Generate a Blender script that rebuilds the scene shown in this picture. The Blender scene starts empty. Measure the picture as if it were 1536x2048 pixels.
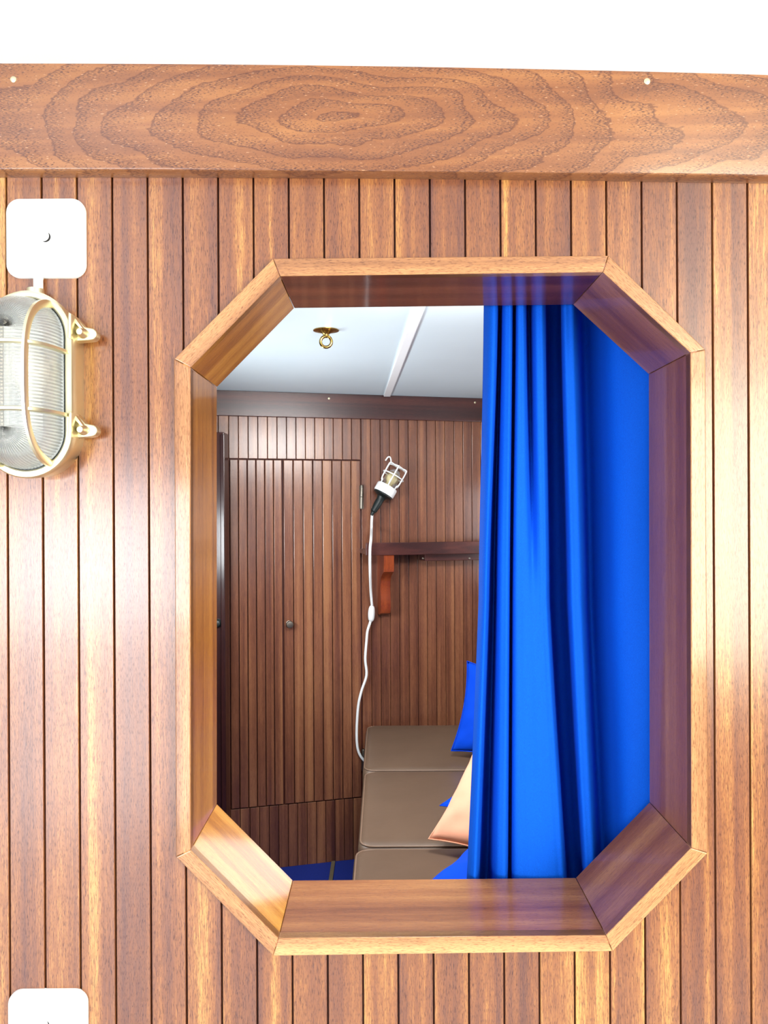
import bpy, bmesh, math, random
from mathutils import Vector, Matrix, Euler, noise

random.seed(7)
sc = bpy.context.scene
COL = sc.collection
PI = math.pi

# ------------------------------------------------------------------ camera
F = 1539.0            # focal length in pixels of the 1536x2048 frame
CAMZ = 1.43
ROLL = 0.005
cam_d = bpy.data.cameras.new('camera')
cam = bpy.data.objects.new('camera', cam_d)
COL.objects.link(cam)
cam_d.sensor_fit = 'VERTICAL'
cam_d.sensor_height = 24.0
cam_d.lens = 24.0 * F / 2048.0
cam_d.clip_start = 0.01
cam.matrix_world = Matrix.Translation((0, 0, CAMZ)) @ Matrix.Rotation(PI / 2, 4, 'X') @ Matrix.Rotation(-ROLL, 4, 'Z')
sc.camera = cam

# ------------------------------------------------------------------ world, lights, exposure
world = bpy.data.worlds.new('World')
sc.world = world
world.use_nodes = True
bg = world.node_tree.nodes['Background']
bg.inputs[0].default_value = (0.93, 0.97, 1.0, 1)
bg.inputs[1].default_value = 0.55


def area_light(name, loc, target, w, h, power, color=(1, 1, 1)):
    d = bpy.data.lights.new(name, 'AREA')
    d.shape = 'RECTANGLE'
    d.size, d.size_y = w, h
    d.energy = power
    d.color = color
    o = bpy.data.objects.new(name, d)
    o.location = loc
    v = Vector(target) - Vector(loc)
    o.rotation_euler = v.to_track_quat('-Z', 'Y').to_euler()
    COL.objects.link(o)
    return o


# daylight through the wheelhouse windows to port and starboard, behind the camera, plus an added low light
area_light('port_window_light', (-1.30, -1.45, 1.24), (-0.5, 1.0, 1.2), 0.95, 0.62, 48, (0.97, 0.97, 1.0))
area_light('port_low_sheen_light', (-1.30, -1.46, 0.48), (-0.5, 1.0, 0.9), 0.95, 0.85, 26, (1.0, 0.96, 0.97))  # added; stands in for lit surfaces mirrored below the port window
area_light('starboard_window_light', (1.30, -0.75, 1.38), (-0.1, 1.0, 1.3), 1.0, 1.0, 68, (1.0, 0.92, 0.73))
# cabin beyond the opening: window behind the curtain and two added fills
area_light('cabin_overhead_fill_light', (0.15, 1.48, 1.88), (0.05, 2.4, 0.9), 0.5, 0.4, 38, (1.0, 0.98, 0.95))  # unseen overhead fill, added to light the closed cabin
area_light('cabin_window_light', (0.735, 2.75, 1.32), (-0.5, 2.6, 1.25), 0.8, 0.45, 5.5, (0.97, 0.98, 1.0))
area_light('cabin_port_fill_light', (-0.68, 2.2, 1.30), (0.4, 2.5, 1.3), 0.7, 0.25, 23, (0.92, 0.97, 1.0))  # unseen fill, added to brighten the deckhead in place of bounce

sc.view_settings.view_transform = 'Standard'
sc.view_settings.look = 'None'
sc.view_settings.gamma = 1.0
sc.view_settings.use_curve_mapping = False
sc.view_settings.exposure = -0.13


# ------------------------------------------------------------------ pixel helpers (world metres)
def unroll(px, py):
    dx, dy = px - 768.0, py - 1024.0
    c, s = math.cos(ROLL), math.sin(ROLL)
    return dx * c - dy * s, dx * s + dy * c


def at(px, py, Y):
    dx, dy = unroll(px, py)
    return Vector((dx * Y / F, Y, CAMZ - dy * Y / F))


YAW = math.atan(0.2386)
D0 = 3.2
BN = Vector((math.sin(YAW), -math.cos(YAW), 0))
BU = Vector((math.cos(YAW), math.sin(YAW), 0))
BP = Vector((0, D0, 0))


def bw(px, py, off=0.0):
    """point of the far bulkhead in its own frame: (u, -off, z)"""
    dx, dy = unroll(px, py)
    d = Vector((dx / F, 1, -dy / F))
    t = (BP.dot(BN) + off) / d.dot(BN)
    p = d * t
    return Vector(((p - BP).dot(BU), -off, CAMZ + p.z))


BWM = Matrix.Translation(BP) @ Matrix.Rotation(YAW, 4, 'Z')


def bww(px, py, off=0.0):
    return BWM @ bw(px, py, off)


# ------------------------------------------------------------------ materials
def new_mat(name):
    m = bpy.data.materials.new(name)
    m.use_nodes = True
    nt = m.node_tree
    return m, nt, nt.nodes['Principled BSDF']


def srgb(r, g, b):
    def f(c):
        c /= 255.0
        return c / 12.92 if c <= 0.04045 else ((c + 0.055) / 1.055) ** 2.4
    return (f(r), f(g), f(b), 1)


def plain(name, col, rough=0.5, metal=0.0, spec=0.5, bump=0.0, bump_scale=200, coat=0.0, noise_amt=0.0, noise_scale=20):
    m, nt, p = new_mat(name)
    p.inputs['Base Color'].default_value = col
    p.inputs['Roughness'].default_value = rough
    p.inputs['Metallic'].default_value = metal
    p.inputs['Specular IOR Level'].default_value = spec
    p.inputs['Coat Weight'].default_value = coat
    p.inputs['Coat Roughness'].default_value = 0.1
    N, L = nt.nodes, nt.links
    tc = N.new('ShaderNodeTexCoord')
    if noise_amt:
        n = N.new('ShaderNodeTexNoise')
        n.inputs['Scale'].default_value = noise_scale
        n.inputs['Detail'].default_value = 4
        L.new(tc.outputs['Object'], n.inputs['Vector'])
        r = N.new('ShaderNodeValToRGB')
        a = tuple(c * (1 - noise_amt) for c in col[:3]) + (1,)
        b = tuple(min(1, c * (1 + noise_amt)) for c in col[:3]) + (1,)
        r.color_ramp.elements[0].color = a
        r.color_ramp.elements[0].position = 0.3
        r.color_ramp.elements[1].color = b
        r.color_ramp.elements[1].position = 0.7
        L.new(n.outputs['Fac'], r.inputs['Fac'])
        L.new(r.outputs['Color'], p.inputs['Base Color'])
    if bump:
        n = N.new('ShaderNodeTexNoise')
        n.inputs['Scale'].default_value = bump_scale
        n.inputs['Detail'].default_value = 3
        L.new(tc.outputs['Object'], n.inputs['Vector'])
        b = N.new('ShaderNodeBump')
        b.inputs['Strength'].default_value = bump
        b.inputs['Distance'].default_value = 0.002
        L.new(n.outputs['Fac'], b.inputs['Height'])
        L.new(b.outputs['Normal'], p.inputs['Normal'])
    return m


def math_node(nt, op, a, b=None, clamp=False):
    n = nt.nodes.new('ShaderNodeMath')
    n.operation = op
    n.use_clamp = clamp
    for i, v in enumerate((a, b)):
        if v is None:
            continue
        if isinstance(v, (int, float)):
            n.inputs[i].default_value = v
        else:
            nt.links.new(v, n.inputs[i])
    return n.outputs[0]


def ramp(nt, fac, stops):
    r = nt.nodes.new('ShaderNodeValToRGB')
    el = r.color_ramp.elements
    while len(el) < len(stops):
        el.new(0.5)
    for e, (p, c) in zip(el, stops):
        e.position = p
        e.color = c
    nt.links.new(fac, r.inputs['Fac'])
    return r.outputs['Color']


def wood(name, axis, cols, rough=0.35, coat=0.5, coat_rough=0.15, streak=22, pore=0.5, vary=0.5, fine=1.0, size=1.0, knots=False):
    """varnished straight-grained mahogany; the grain runs along the object's own axis"""
    m, nt, p = new_mat(name)
    N, L = nt.nodes, nt.links
    tc = N.new('ShaderNodeTexCoord')
    oi = N.new('ShaderNodeObjectInfo')
    off = N.new('ShaderNodeCombineXYZ')
    for i, k in enumerate((37.1, 53.3, 71.7)):
        L.new(math_node(nt, 'MULTIPLY', oi.outputs['Random'], k), off.inputs[i])
    add = N.new('ShaderNodeVectorMath')
    L.new(tc.outputs['Object'], add.inputs[0])
    L.new(off.outputs[0], add.inputs[1])

    def grain(long, scale, detail, dist=0.0, rough_=0.55):
        mp = N.new('ShaderNodeMapping')
        s = [1.0, 1.0, 1.0]
        s['XYZ'.index(axis)] = long
        mp.inputs['Scale'].default_value = s
        L.new(add.outputs[0], mp.inputs['Vector'])
        n = N.new('ShaderNodeTexNoise')
        n.inputs['Scale'].default_value = scale * size
        n.inputs['Detail'].default_value = detail
        n.inputs['Roughness'].default_value = rough_
        n.inputs['Distortion'].default_value = dist
        L.new(mp.outputs[0], n.inputs['Vector'])
        return n.outputs['Fac']
    broad = grain(0.014, streak, 2, 0.3)
    mid = grain(0.05, streak * 5, 3, 0.3)
    tiny = grain(0.03, 1300, 2)
    por = grain(0.09, 1700, 1)
    patch = grain(0.5, 9, 2)
    t = math_node(nt, 'MULTIPLY', broad, 1.35)
    t = math_node(nt, 'ADD', t, math_node(nt, 'MULTIPLY', mid, 0.28))
    t = math_node(nt, 'ADD', t, math_node(nt, 'MULTIPLY', tiny, 0.75 * fine))
    t = math_node(nt, 'ADD', t, math_node(nt, 'MULTIPLY', patch, 0.35))
    t = math_node(nt, 'ADD', t, math_node(nt, 'MULTIPLY', oi.outputs['Random'], vary))
    t = math_node(nt, 'SUBTRACT', t, 1.365 + vary / 2 - 0.5, False)
    c = ramp(nt, t, [(0.12, cols[0]), (0.42, cols[1]), (0.62, cols[2]), (0.9, cols[3])])
    # pores: short dark dashes along the grain
    pm = ramp(nt, por, [(0.33, (1, 1, 1, 1)), (0.45, (0, 0, 0, 1))])
    pf = math_node(nt, 'MULTIPLY', pm, pore)
    mx = N.new('ShaderNodeMix')
    mx.data_type = 'RGBA'
    mx.blend_type = 'MULTIPLY'
    L.new(pf, mx.inputs['Factor'])
    L.new(c, mx.inputs['A'])
    mx.inputs['B'].default_value = (0.33, 0.22, 0.2, 1)
    out = mx.outputs['Result']
    if knots:
        # a pin knot here and there
        vmap = N.new('ShaderNodeMapping')
        vmap.inputs['Scale'].default_value = (1.0, 0.0, 0.75)
        L.new(add.outputs[0], vmap.inputs['Vector'])
        vo = N.new('ShaderNodeTexVoronoi')
        vo.inputs['Scale'].default_value = 4.5
        L.new(vmap.outputs[0], vo.inputs['Vector'])
        kf = ramp(nt, vo.outputs['Distance'], [(0.008, (1, 1, 1, 1)), (0.014, (0.35, 0.35, 0.35, 1)), (0.05, (0, 0, 0, 1))])
        mk = N.new('ShaderNodeMix')
        mk.data_type = 'RGBA'
        L.new(math_node(nt, 'MULTIPLY', kf, 0.75), mk.inputs['Factor'])
        L.new(out, mk.inputs['A'])
        mk.inputs['B'].default_value = srgb(70, 34, 26)
        out = mk.outputs['Result']
    L.new(out, p.inputs['Base Color'])
    p.inputs['Roughness'].default_value = rough
    p.inputs['Specular IOR Level'].default_value = 0.35
    p.inputs['Coat Weight'].default_value = coat
    p.inputs['Coat Roughness'].default_value = coat_rough
    b = N.new('ShaderNodeBump')
    b.inputs['Strength'].default_value = 0.25
    b.inputs['Distance'].default_value = 0.0006
    L.new(math_node(nt, 'SUBTRACT', tiny, pf), b.inputs['Height'])
    L.new(b.outputs['Normal'], p.inputs['Normal'])
    return m


W_PLANK = [srgb(96, 56, 46), srgb(127, 76, 46), srgb(150, 95, 52), srgb(200, 150, 80)]
W_TRIM = [srgb(138, 92, 60), srgb(166, 115, 74), srgb(186, 136, 88), srgb(208, 160, 106)]
W_REV = [srgb(114, 66, 46), srgb(142, 88, 56), srgb(160, 105, 66), srgb(184, 130, 80)]
W_REV_LIT = [srgb(120, 68, 28), srgb(172, 108, 40), srgb(196, 134, 54), srgb(220, 166, 84)]
W_BACK = [srgb(84, 48, 38), srgb(116, 71, 51), srgb(136, 87, 61), srgb(160, 109, 74)]
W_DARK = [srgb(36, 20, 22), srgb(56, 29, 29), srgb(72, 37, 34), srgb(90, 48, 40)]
M_plank = wood('plank_wood', 'Z', W_PLANK, rough=0.33, coat=0.9, coat_rough=0.22, streak=46, pore=0.85, vary=0.2, knots=True)
M_trim = wood('trim_wood', 'X', W_TRIM, rough=0.3, coat=0.6, coat_rough=0.12, streak=30, pore=0.7, vary=0.3)
M_reveal = wood('reveal_wood', 'X', W_REV, rough=0.3, coat=0.45, coat_rough=0.08, streak=26, pore=0.5, vary=0.3)
M_reveal_shaded = wood('shaded_reveal_wood', 'X', [srgb(78, 38, 32), srgb(98, 50, 38), srgb(112, 60, 44), srgb(130, 76, 54)], rough=0.3, coat=0.8, coat_rough=0.08, streak=26, pore=0.4, vary=0.2)  # top board: its shade is put into a darker, redder wood colour
M_reveal_lit = wood('lit_reveal_wood', 'X', W_REV_LIT, rough=0.3, coat=0.8, coat_rough=0.08, streak=30, pore=0.4, vary=0.2)  # left-hand boards: the light falling on them is put into the wood colour
M_back = wood('back_wood', 'Z', W_BACK, rough=0.3, coat=0.5, coat_rough=0.2, streak=40, pore=0.3, vary=0.3)
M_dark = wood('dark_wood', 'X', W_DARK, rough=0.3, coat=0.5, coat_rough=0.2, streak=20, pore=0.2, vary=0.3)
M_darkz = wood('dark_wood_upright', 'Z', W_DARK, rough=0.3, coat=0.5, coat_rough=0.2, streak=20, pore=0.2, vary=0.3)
M_bracket = wood('bracket_wood', 'Z', [srgb(120, 50, 26), srgb(150, 70, 34), srgb(168, 84, 40), srgb(190, 104, 50)], rough=0.3, coat=0.6)


def beam_wood():
    """flat-sawn plank with a knot: growth rings around the object's origin"""
    m, nt, p = new_mat('beam_wood')
    N, L = nt.nodes, nt.links
    tc = N.new('ShaderNodeTexCoord')

    def mapped(scale, rot=0.0):
        mp = N.new('ShaderNodeMapping')
        mp.inputs['Scale'].default_value = scale
        mp.inputs['Rotation'].default_value = (0, rot, 0)
        L.new(tc.outputs['Object'], mp.inputs['Vector'])
        return mp.outputs[0]

    def nz(vec, scale, detail, dist=0.0):
        n = N.new('ShaderNodeTexNoise')
        n.inputs['Scale'].default_value = scale
        n.inputs['Detail'].default_value = detail
        n.inputs['Distortion'].default_value = dist
        L.new(vec, n.inputs['Vector'])
        return n
    warp = nz(mapped((0.5, 0.5, 1)), 9, 2)
    wsub = N.new('ShaderNodeVectorMath')
    wsub.operation = 'SUBTRACT'
    L.new(warp.outputs['Color'], wsub.inputs[0])
    wsub.inputs[1].default_value = (0.5, 0.5, 0.5)
    wsc = N.new('ShaderNodeVectorMath')
    wsc.operation = 'MULTIPLY'
    L.new(wsub.outputs[0], wsc.inputs[0])
    wsc.inputs[1].default_value = (0.060, 0.0, 0.055)
    wad = N.new('ShaderNodeVectorMath')
    L.new(mapped((0.27, 0.0, 1.0), -0.07), wad.inputs[0])
    L.new(wsc.outputs[0], wad.inputs[1])
    ln = N.new('ShaderNodeVectorMath')
    ln.operation = 'LENGTH'
    L.new(wad.outputs[0], ln.inputs[0])
    jit = nz(mapped((0.35, 1, 1)), 260, 3)
    d = math_node(nt, 'ADD', math_node(nt, 'MULTIPLY', ln.outputs['Value'], 74.0), math_node(nt, 'MULTIPLY', jit.outputs['Fac'], 0.38))
    slow = nz(mapped((0.35, 1, 1)), 14, 1)
    d = math_node(nt, 'ADD', d, math_node(nt, 'MULTIPLY', slow.outputs['Fac'], 0.9))
    fr = math_node(nt, 'FRACT', d)
    line = ramp(nt, fr, [(0.0, (1, 1, 1, 1)), (0.03, (0.8, 0.8, 0.8, 1)), (0.07, (0.0, 0, 0, 1)), (0.975, (0, 0, 0, 1)), (1.0, (1, 1, 1, 1))])
    dens = ramp(nt, fr, [(0.1, (0.0, 0.0, 0.0, 1)), (0.4, (0.07, 0.07, 0.07, 1)), (0.75, (0.15, 0.15, 0.15, 1)), (1.0, (0.17, 0.17, 0.17, 1))])
    por = nz(mapped((0.17, 1, 1), -0.10), 1400, 1)
    pth = math_node(nt, 'SUBTRACT', math_node(nt, 'ADD', dens, 0.34), por.outputs['Fac'])
    pm = math_node(nt, 'MULTIPLY', pth, 16.0, True)
    por2 = nz(mapped((0.22, 1.3, 1), -0.12), 700, 1)
    lm = math_node(nt, 'MULTIPLY', math_node(nt, 'SUBTRACT', por2.outputs['Fac'], 0.675), 14.0, True)
    tone = nz(mapped((0.08, 1, 1)), 55, 6, 0.5)
    base = ramp(nt, tone.outputs['Fac'], [(0.25, srgb(114, 70, 48)), (0.5, srgb(136, 87, 55)), (0.75, srgb(160, 108, 66))])
    m1 = N.new('ShaderNodeMix')
    m1.data_type = 'RGBA'
    L.new(math_node(nt, 'MULTIPLY', line, 0.72), m1.inputs['Factor'])
    L.new(base, m1.inputs['A'])
    m1.inputs['B'].default_value = srgb(78, 40, 32)
    m2 = N.new('ShaderNodeMix')
    m2.data_type = 'RGBA'
    L.new(math_node(nt, 'MULTIPLY', pm, 0.9), m2.inputs['Factor'])
    L.new(m1.outputs['Result'], m2.inputs['A'])
    m2.inputs['B'].default_value = srgb(78, 44, 36)
    m3 = N.new('ShaderNodeMix')
    m3.data_type = 'RGBA'
    L.new(math_node(nt, 'MULTIPLY', lm, 0.45), m3.inputs['Factor'])
    L.new(m2.outputs['Result'], m3.inputs['A'])
    m3.inputs['B'].default_value = srgb(226, 178, 140)
    L.new(m3.outputs['Result'], p.inputs['Base Color'])
    p.inputs['Roughness'].default_value = 0.35
    p.inputs['Specular IOR Level'].default_value = 0.35
    p.inputs['Coat Weight'].default_value = 0.5
    p.inputs['Coat Roughness'].default_value = 0.15
    b = N.new('ShaderNodeBump')
    b.inputs['Strength'].default_value = 0.3
    b.inputs['Distance'].default_value = 0.0006
    L.new(math_node(nt, 'MULTIPLY', pm, -1.0), b.inputs['Height'])
    L.new(b.outputs['Normal'], p.inputs['Normal'])
    return m


M_beam = beam_wood()
M_groove = plain('groove_dark', srgb(84, 34, 22), 0.6, noise_amt=0.15)
M_white_ceiling = plain('white_deckhead', srgb(240, 248, 252), 0.35, noise_amt=0.012, noise_scale=3)
M_back_ceiling = plain('pale_deckhead', srgb(216, 233, 240), 0.3, noise_amt=0.02, noise_scale=4)
M_white_paint = plain('white_paint', srgb(246, 249, 250), 0.35, noise_amt=0.01)
M_white_plastic = plain('white_plastic', srgb(240, 243, 242), 0.3, noise_amt=0.01)
M_brass = plain('polished_brass', srgb(234, 226, 192), 0.38, 1.0, bump=0.04, bump_scale=90, noise_amt=0.06, noise_scale=30)
M_brass_old = plain('aged_brass', srgb(170, 140, 78), 0.25, 1.0, noise_amt=0.15, noise_scale=60)
M_steel = plain('hinge_steel', srgb(128, 122, 112), 0.4, 1.0, noise_amt=0.08)
M_black = plain('black_rubber', srgb(14, 26, 26), 0.45, noise_amt=0.2)
M_blackgap = plain('dark_hole', srgb(20, 18, 16), 0.8, noise_amt=0.1)
M_settee = plain('taupe_leather', srgb(100, 80, 64), 0.42, bump=0.5, bump_scale=16, noise_amt=0.06, noise_scale=7)
M_piping = plain('taupe_piping', srgb(124, 100, 82), 0.4, noise_amt=0.05)
M_blue_cloth = plain('blue_cushion_cloth', srgb(0, 66, 200), 0.8, spec=0.12, bump=0.1, bump_scale=700, noise_amt=0.05)
M_orange_cloth = plain('peach_cushion_cloth', srgb(238, 170, 138), 0.8, spec=0.15, bump=0.1, bump_scale=700, noise_amt=0.04)
M_carpet = plain('blue_carpet', srgb(2, 34, 128), 0.9, bump=0.3, bump_scale=500, noise_amt=0.1, noise_scale=200)
M_strip = plain('khaki_strip', srgb(104, 94, 74), 0.5, noise_amt=0.08)
M_sole = plain('pale_sole', srgb(222, 232, 240), 0.5, noise_amt=0.08, noise_scale=8)


def curtain_mat():
    m, nt, p = new_mat('blue_curtain_cloth')
    N, L = nt.nodes, nt.links
    tc = N.new('ShaderNodeTexCoord')
    n = N.new('ShaderNodeTexNoise')
    n.inputs['Scale'].default_value = 900
    n.inputs['Detail'].default_value = 2
    L.new(tc.outputs['Object'], n.inputs['Vector'])
    c = ramp(nt, n.outputs['Fac'], [(0.35, srgb(0, 78, 198)), (0.65, srgb(0, 89, 212))])
    L.new(c, p.inputs['Base Color'])
    p.inputs['Roughness'].default_value = 0.8
    p.inputs['Specular IOR Level'].default_value = 0.15
    return m


M_curtain = curtain_mat()


def glass_mat(name, tint=(0.97, 0.99, 1.0), clear=0.0):
    """glass; part of it passes straight through so that the things inside stay lit"""
    m, nt, p = new_mat(name)
    N, L = nt.nodes, nt.links
    tc = N.new('ShaderNodeTexCoord')
    n = N.new('ShaderNodeTexNoise')
    n.inputs['Scale'].default_value = 60
    L.new(tc.outputs['Object'], n.inputs['Vector'])
    c = ramp(nt, n.outputs['Fac'], [(0.3, tint + (1,)), (0.7, (1, 1, 1, 1))])
    L.new(c, p.inputs['Base Color'])
    p.inputs['Transmission Weight'].default_value = 1.0
    p.inputs['Roughness'].default_value = 0.03
    p.inputs['IOR'].default_value = 1.45
    t = N.new('ShaderNodeBsdfTransparent')
    mx = N.new('ShaderNodeMixShader')
    mx.inputs[0].default_value = clear
    L.new(p.outputs[0], mx.inputs[1])
    L.new(t.outputs[0], mx.inputs[2])
    L.new(mx.outputs[0], N['Material Output'].inputs['Surface'])
    return m


M_glass = glass_mat('ribbed_glass', clear=0.55)
M_jar = glass_mat('clear_glass', clear=0.5)
M_bulb = plain('opal_bulb', srgb(240, 240, 232), 0.25, noise_amt=0.02)
M_bulb_amber = plain('amber_bulb', srgb(224, 210, 160), 0.2, noise_amt=0.05)

# ------------------------------------------------------------------ object helpers
WM = {}


def wm(o):
    return WM.get(o.name, Matrix.Identity(4))


def place(o, parent, M):
    """M: matrix of the object in its parent's frame"""
    if parent is not None:
        o.parent = parent
        WM[o.name] = wm(parent) @ M
    else:
        WM[o.name] = M
    o.matrix_basis = M


def obj(name, bm, mat, parent=None, M=None, smooth=None, world=False):
    """link a bmesh as ONE mesh object; world=True: the bmesh is in world metres"""
    M = M or Matrix.Identity(4)
    me = bpy.data.meshes.new(name)
    if world:
        w = (wm(parent) if parent else Matrix.Identity(4)) @ M
        bm.transform(w.inverted())
    bmesh.ops.recalc_face_normals(bm, faces=bm.faces)
    bm.to_mesh(me)
    bm.free()
    me.materials.append(mat)
    if smooth is not None:
        for f in me.polygons:
            f.use_smooth = True
        me.set_sharp_from_angle(angle=math.radians(smooth))
    o = bpy.data.objects.new(name, me)
    COL.objects.link(o)
    place(o, parent, M)
    return o


def share(name, src, parent, M):
    o = bpy.data.objects.new(name, src.data)
    COL.objects.link(o)
    place(o, parent, M)
    return o


def tag(o, label, cat, group=None):
    o['label'] = label
    o['category'] = cat
    if group:
        o['group'] = group
    return o


def structure(o):
    o['kind'] = 'structure'
    return o


def thing(name, loc, label, cat, group=None):
    o = bpy.data.objects.new(name, None)
    o.empty_display_size = 0.05
    COL.objects.link(o)
    place(o, None, Matrix.Translation(loc))
    return tag(o, label, cat, group)


def empty_struct(name, M):
    o = bpy.data.objects.new(name, None)
    o.empty_display_size = 0.05
    COL.objects.link(o)
    place(o, None, M)
    return structure(o)


def prism(pts, y0, y1, bevel=0.0, seg=2, bm=None):
    """polygon in XZ, front at y0 (towards the camera), back at y1"""
    b = bm or bmesh.new()
    fv = [b.verts.new((x, y0, z)) for x, z in pts]
    bv = [b.verts.new((x, y1, z)) for x, z in pts]
    ff = b.faces.new(fv)
    b.faces.new(bv[::-1])
    n = len(pts)
    for i in range(n):
        j = (i + 1) % n
        b.faces.new((fv[j], fv[i], bv[i], bv[j]))
    if bevel:
        bmesh.ops.recalc_face_normals(b, faces=b.faces)
        bmesh.ops.bevel(b, geom=list(ff.edges), offset=bevel, segments=seg, affect='EDGES', profile=0.5, clamp_overlap=True)
    return b


def box(x0, x1, y0, y1, z0, z1, bevel=0.0, seg=2, bm=None):
    b = bmesh.new()
    v = [b.verts.new((x, y, z)) for x in (x0, x1) for y in (y0, y1) for z in (z0, z1)]
    for f in ((0, 1, 3, 2), (4, 6, 7, 5), (0, 4, 5, 1), (2, 3, 7, 6), (0, 2, 6, 4), (1, 5, 7, 3)):
        b.faces.new([v[i] for i in f])
    bmesh.ops.recalc_face_normals(b, faces=b.faces)
    if bevel:
        bmesh.ops.bevel(b, geom=list(b.edges), offset=bevel, segments=seg, affect='EDGES', profile=0.5, clamp_overlap=True)
    if bm is not None:
        join(bm, b)
        return bm
    return b


def join(dst, src, M=None):
    if M is not None:
        src.transform(M)
    me = bpy.data.meshes.new('tmp')
    src.to_mesh(me)
    src.free()
    dst.from_mesh(me)
    bpy.data.meshes.remove(me)


def lathe(profile, n=32, M=None):
    """profile: list of (r, z); axis z"""
    b = bmesh.new()
    rings = []
    for r, z in profile:
        if r < 1e-6:
            rings.append([b.verts.new((0, 0, z))])
        else:
            rings.append([b.verts.new((r * math.cos(2 * PI * i / n), r * math.sin(2 * PI * i / n), z)) for i in range(n)])
    for a, c in zip(rings, rings[1:]):
        for i in range(n):
            j = (i + 1) % n
            if len(a) == 1 and len(c) == 1:
                continue
            if len(a) == 1:
                b.faces.new((a[0], c[i], c[j]))
            elif len(c) == 1:
                b.faces.new((a[i], a[j], c[0]))
            else:
                b.faces.new((a[i], a[j], c[j], c[i]))
    if M is not None:
        b.transform(M)
    return b


def tube(path, r, n=10, closed=False, sx=1.0, sy=1.0, up=None, caps=True):
    """sweep an ellipse (r*sx by r*sy) or a function of t along a polyline"""
    b = bmesh.new()
    P = [Vector(p) for p in path]
    m = len(P)
    rings = []
    ref = Vector(up) if up else None
    for i in range(m):
        if closed:
            t = (P[(i + 1) % m] - P[i - 1]).normalized()
        else:
            t = (P[min(i + 1, m - 1)] - P[max(i - 1, 0)]).normalized()
        if ref is None:
            ref = Vector((0, 0, 1)) if abs(t.z) < 0.9 else Vector((1, 0, 0))
        a = (ref - t * ref.dot(t)).normalized()
        c = t.cross(a)
        if up is None:
            ref = a
        rr = r(i / (m - 1)) if callable(r) else r
        rings.append([b.verts.new(P[i] + a * (rr * sx * math.cos(2 * PI * k / n)) + c * (rr * sy * math.sin(2 * PI * k / n))) for k in range(n)])
    for i in range(m if closed else m - 1):
        A, B = rings[i], rings[(i + 1) % m]
        for k in range(n):
            l = (k + 1) % n
            b.faces.new((A[k], A[l], B[l], B[k]))
    if caps and not closed:
        b.faces.new(rings[0][::-1])
        b.faces.new(rings[-1])
    return b


def spline(pts, n=8):
    """Catmull-Rom through the points"""
    P = [Vector(p) for p in pts]
    out = []
    for i in range(len(P) - 1):
        p0, p1, p2, p3 = P[max(i - 1, 0)], P[i], P[i + 1], P[min(i + 2, len(P) - 1)]
        for k in range(n):
            t = k / n
            out.append(0.5 * ((2 * p1) + (p2 - p0) * t + (2 * p0 - 5 * p1 + 4 * p2 - p3) * t * t + (3 * p1 - p0 - 3 * p2 + p3) * t ** 3))
    out.append(P[-1])
    return out


# ================================================================== FRONT BULKHEAD
YT, YP, YB = 0.950, 0.960, 1.100      # trim face, plank face, rear edge of the reveal
INNER_PX = [(560, 552), (1206, 544), (1381, 705), (1383, 1696), (1212, 1871), (557, 1877), (381, 1700), (381, 735)]
OUTER_PX = [(546, 517), (1217, 511), (1411, 699), (1416, 1706), (1225, 1903), (546, 1912), (352, 1714), (348, 718)]
INNER = [at(x, y, YT).xz for x, y in INNER_PX]
OUTER = [at(x, y, YT).xz for x, y in OUTER_PX]
CUT = [a * 0.6 + b * 0.4 for a, b in zip(OUTER, INNER)]     # where planks and backing stop, under the trim

X_L, X_R, Z_LO, Z_HI = -0.74, 0.74, 0.02, 1.895


def plank_outlines(x0, x1, z0, z1, poly):
    """plank rectangle minus the convex opening"""
    n = len(poly)
    xmin, xmax = min(p.x for p in poly), max(p.x for p in poly)
    zmid = sum(p.y for p in poly) / n
    if x1 <= xmin or x0 >= xmax:
        return [[(x0, z0), (x1, z0), (x1, z1), (x0, z1)]]

    def bound(x, upper):
        zs = []
        for i in range(n):
            a, b = poly[i], poly[(i + 1) % n]
            lo, hi = min(a.x, b.x), max(a.x, b.x)
            if lo - 1e-9 <= x <= hi + 1e-9 and hi - lo > 1e-4:
                zs.append(a.y + (b.y - a.y) * (x - a.x) / (b.x - a.x))
        return max(zs) if upper else min(zs)
    a, b = max(x0, xmin + 1e-6), min(x1, xmax - 1e-6)
    ups = sorted([p for p in poly if a < p.x < b and p.y > zmid], key=lambda p: p.x)
    los = sorted([p for p in poly if a < p.x < b and p.y <= zmid], key=lambda p: p.x)
    up = [(a, bound(a, True))] + [(p.x, p.y) for p in ups] + [(b, bound(b, True))]
    lo = [(a, bound(a, False))] + [(p.x, p.y) for p in los] + [(b, bound(b, False))]

    def clean(q):
        r = []
        for p in q:
            if not r or (abs(p[0] - r[-1][0]) + abs(p[1] - r[-1][1])) > 1e-3:
                r.append(p)
        return r
    up, lo = clean(up), clean(lo)
    if x0 >= xmin and x1 <= xmax:
        return [[(x0, z1)] + up + [(x1, z1)], [(x0, z0)] + lo + [(x1, z0)]]
    if x0 < xmin:
        return [[(x0, z0), (x1, z0)] + lo[::-1] + up + [(x1, z1), (x0, z1)]]
    return [[(x1, z0), (x0, z0)] + lo + up[::-1] + [(x0, z1), (x1, z1)]]


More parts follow.
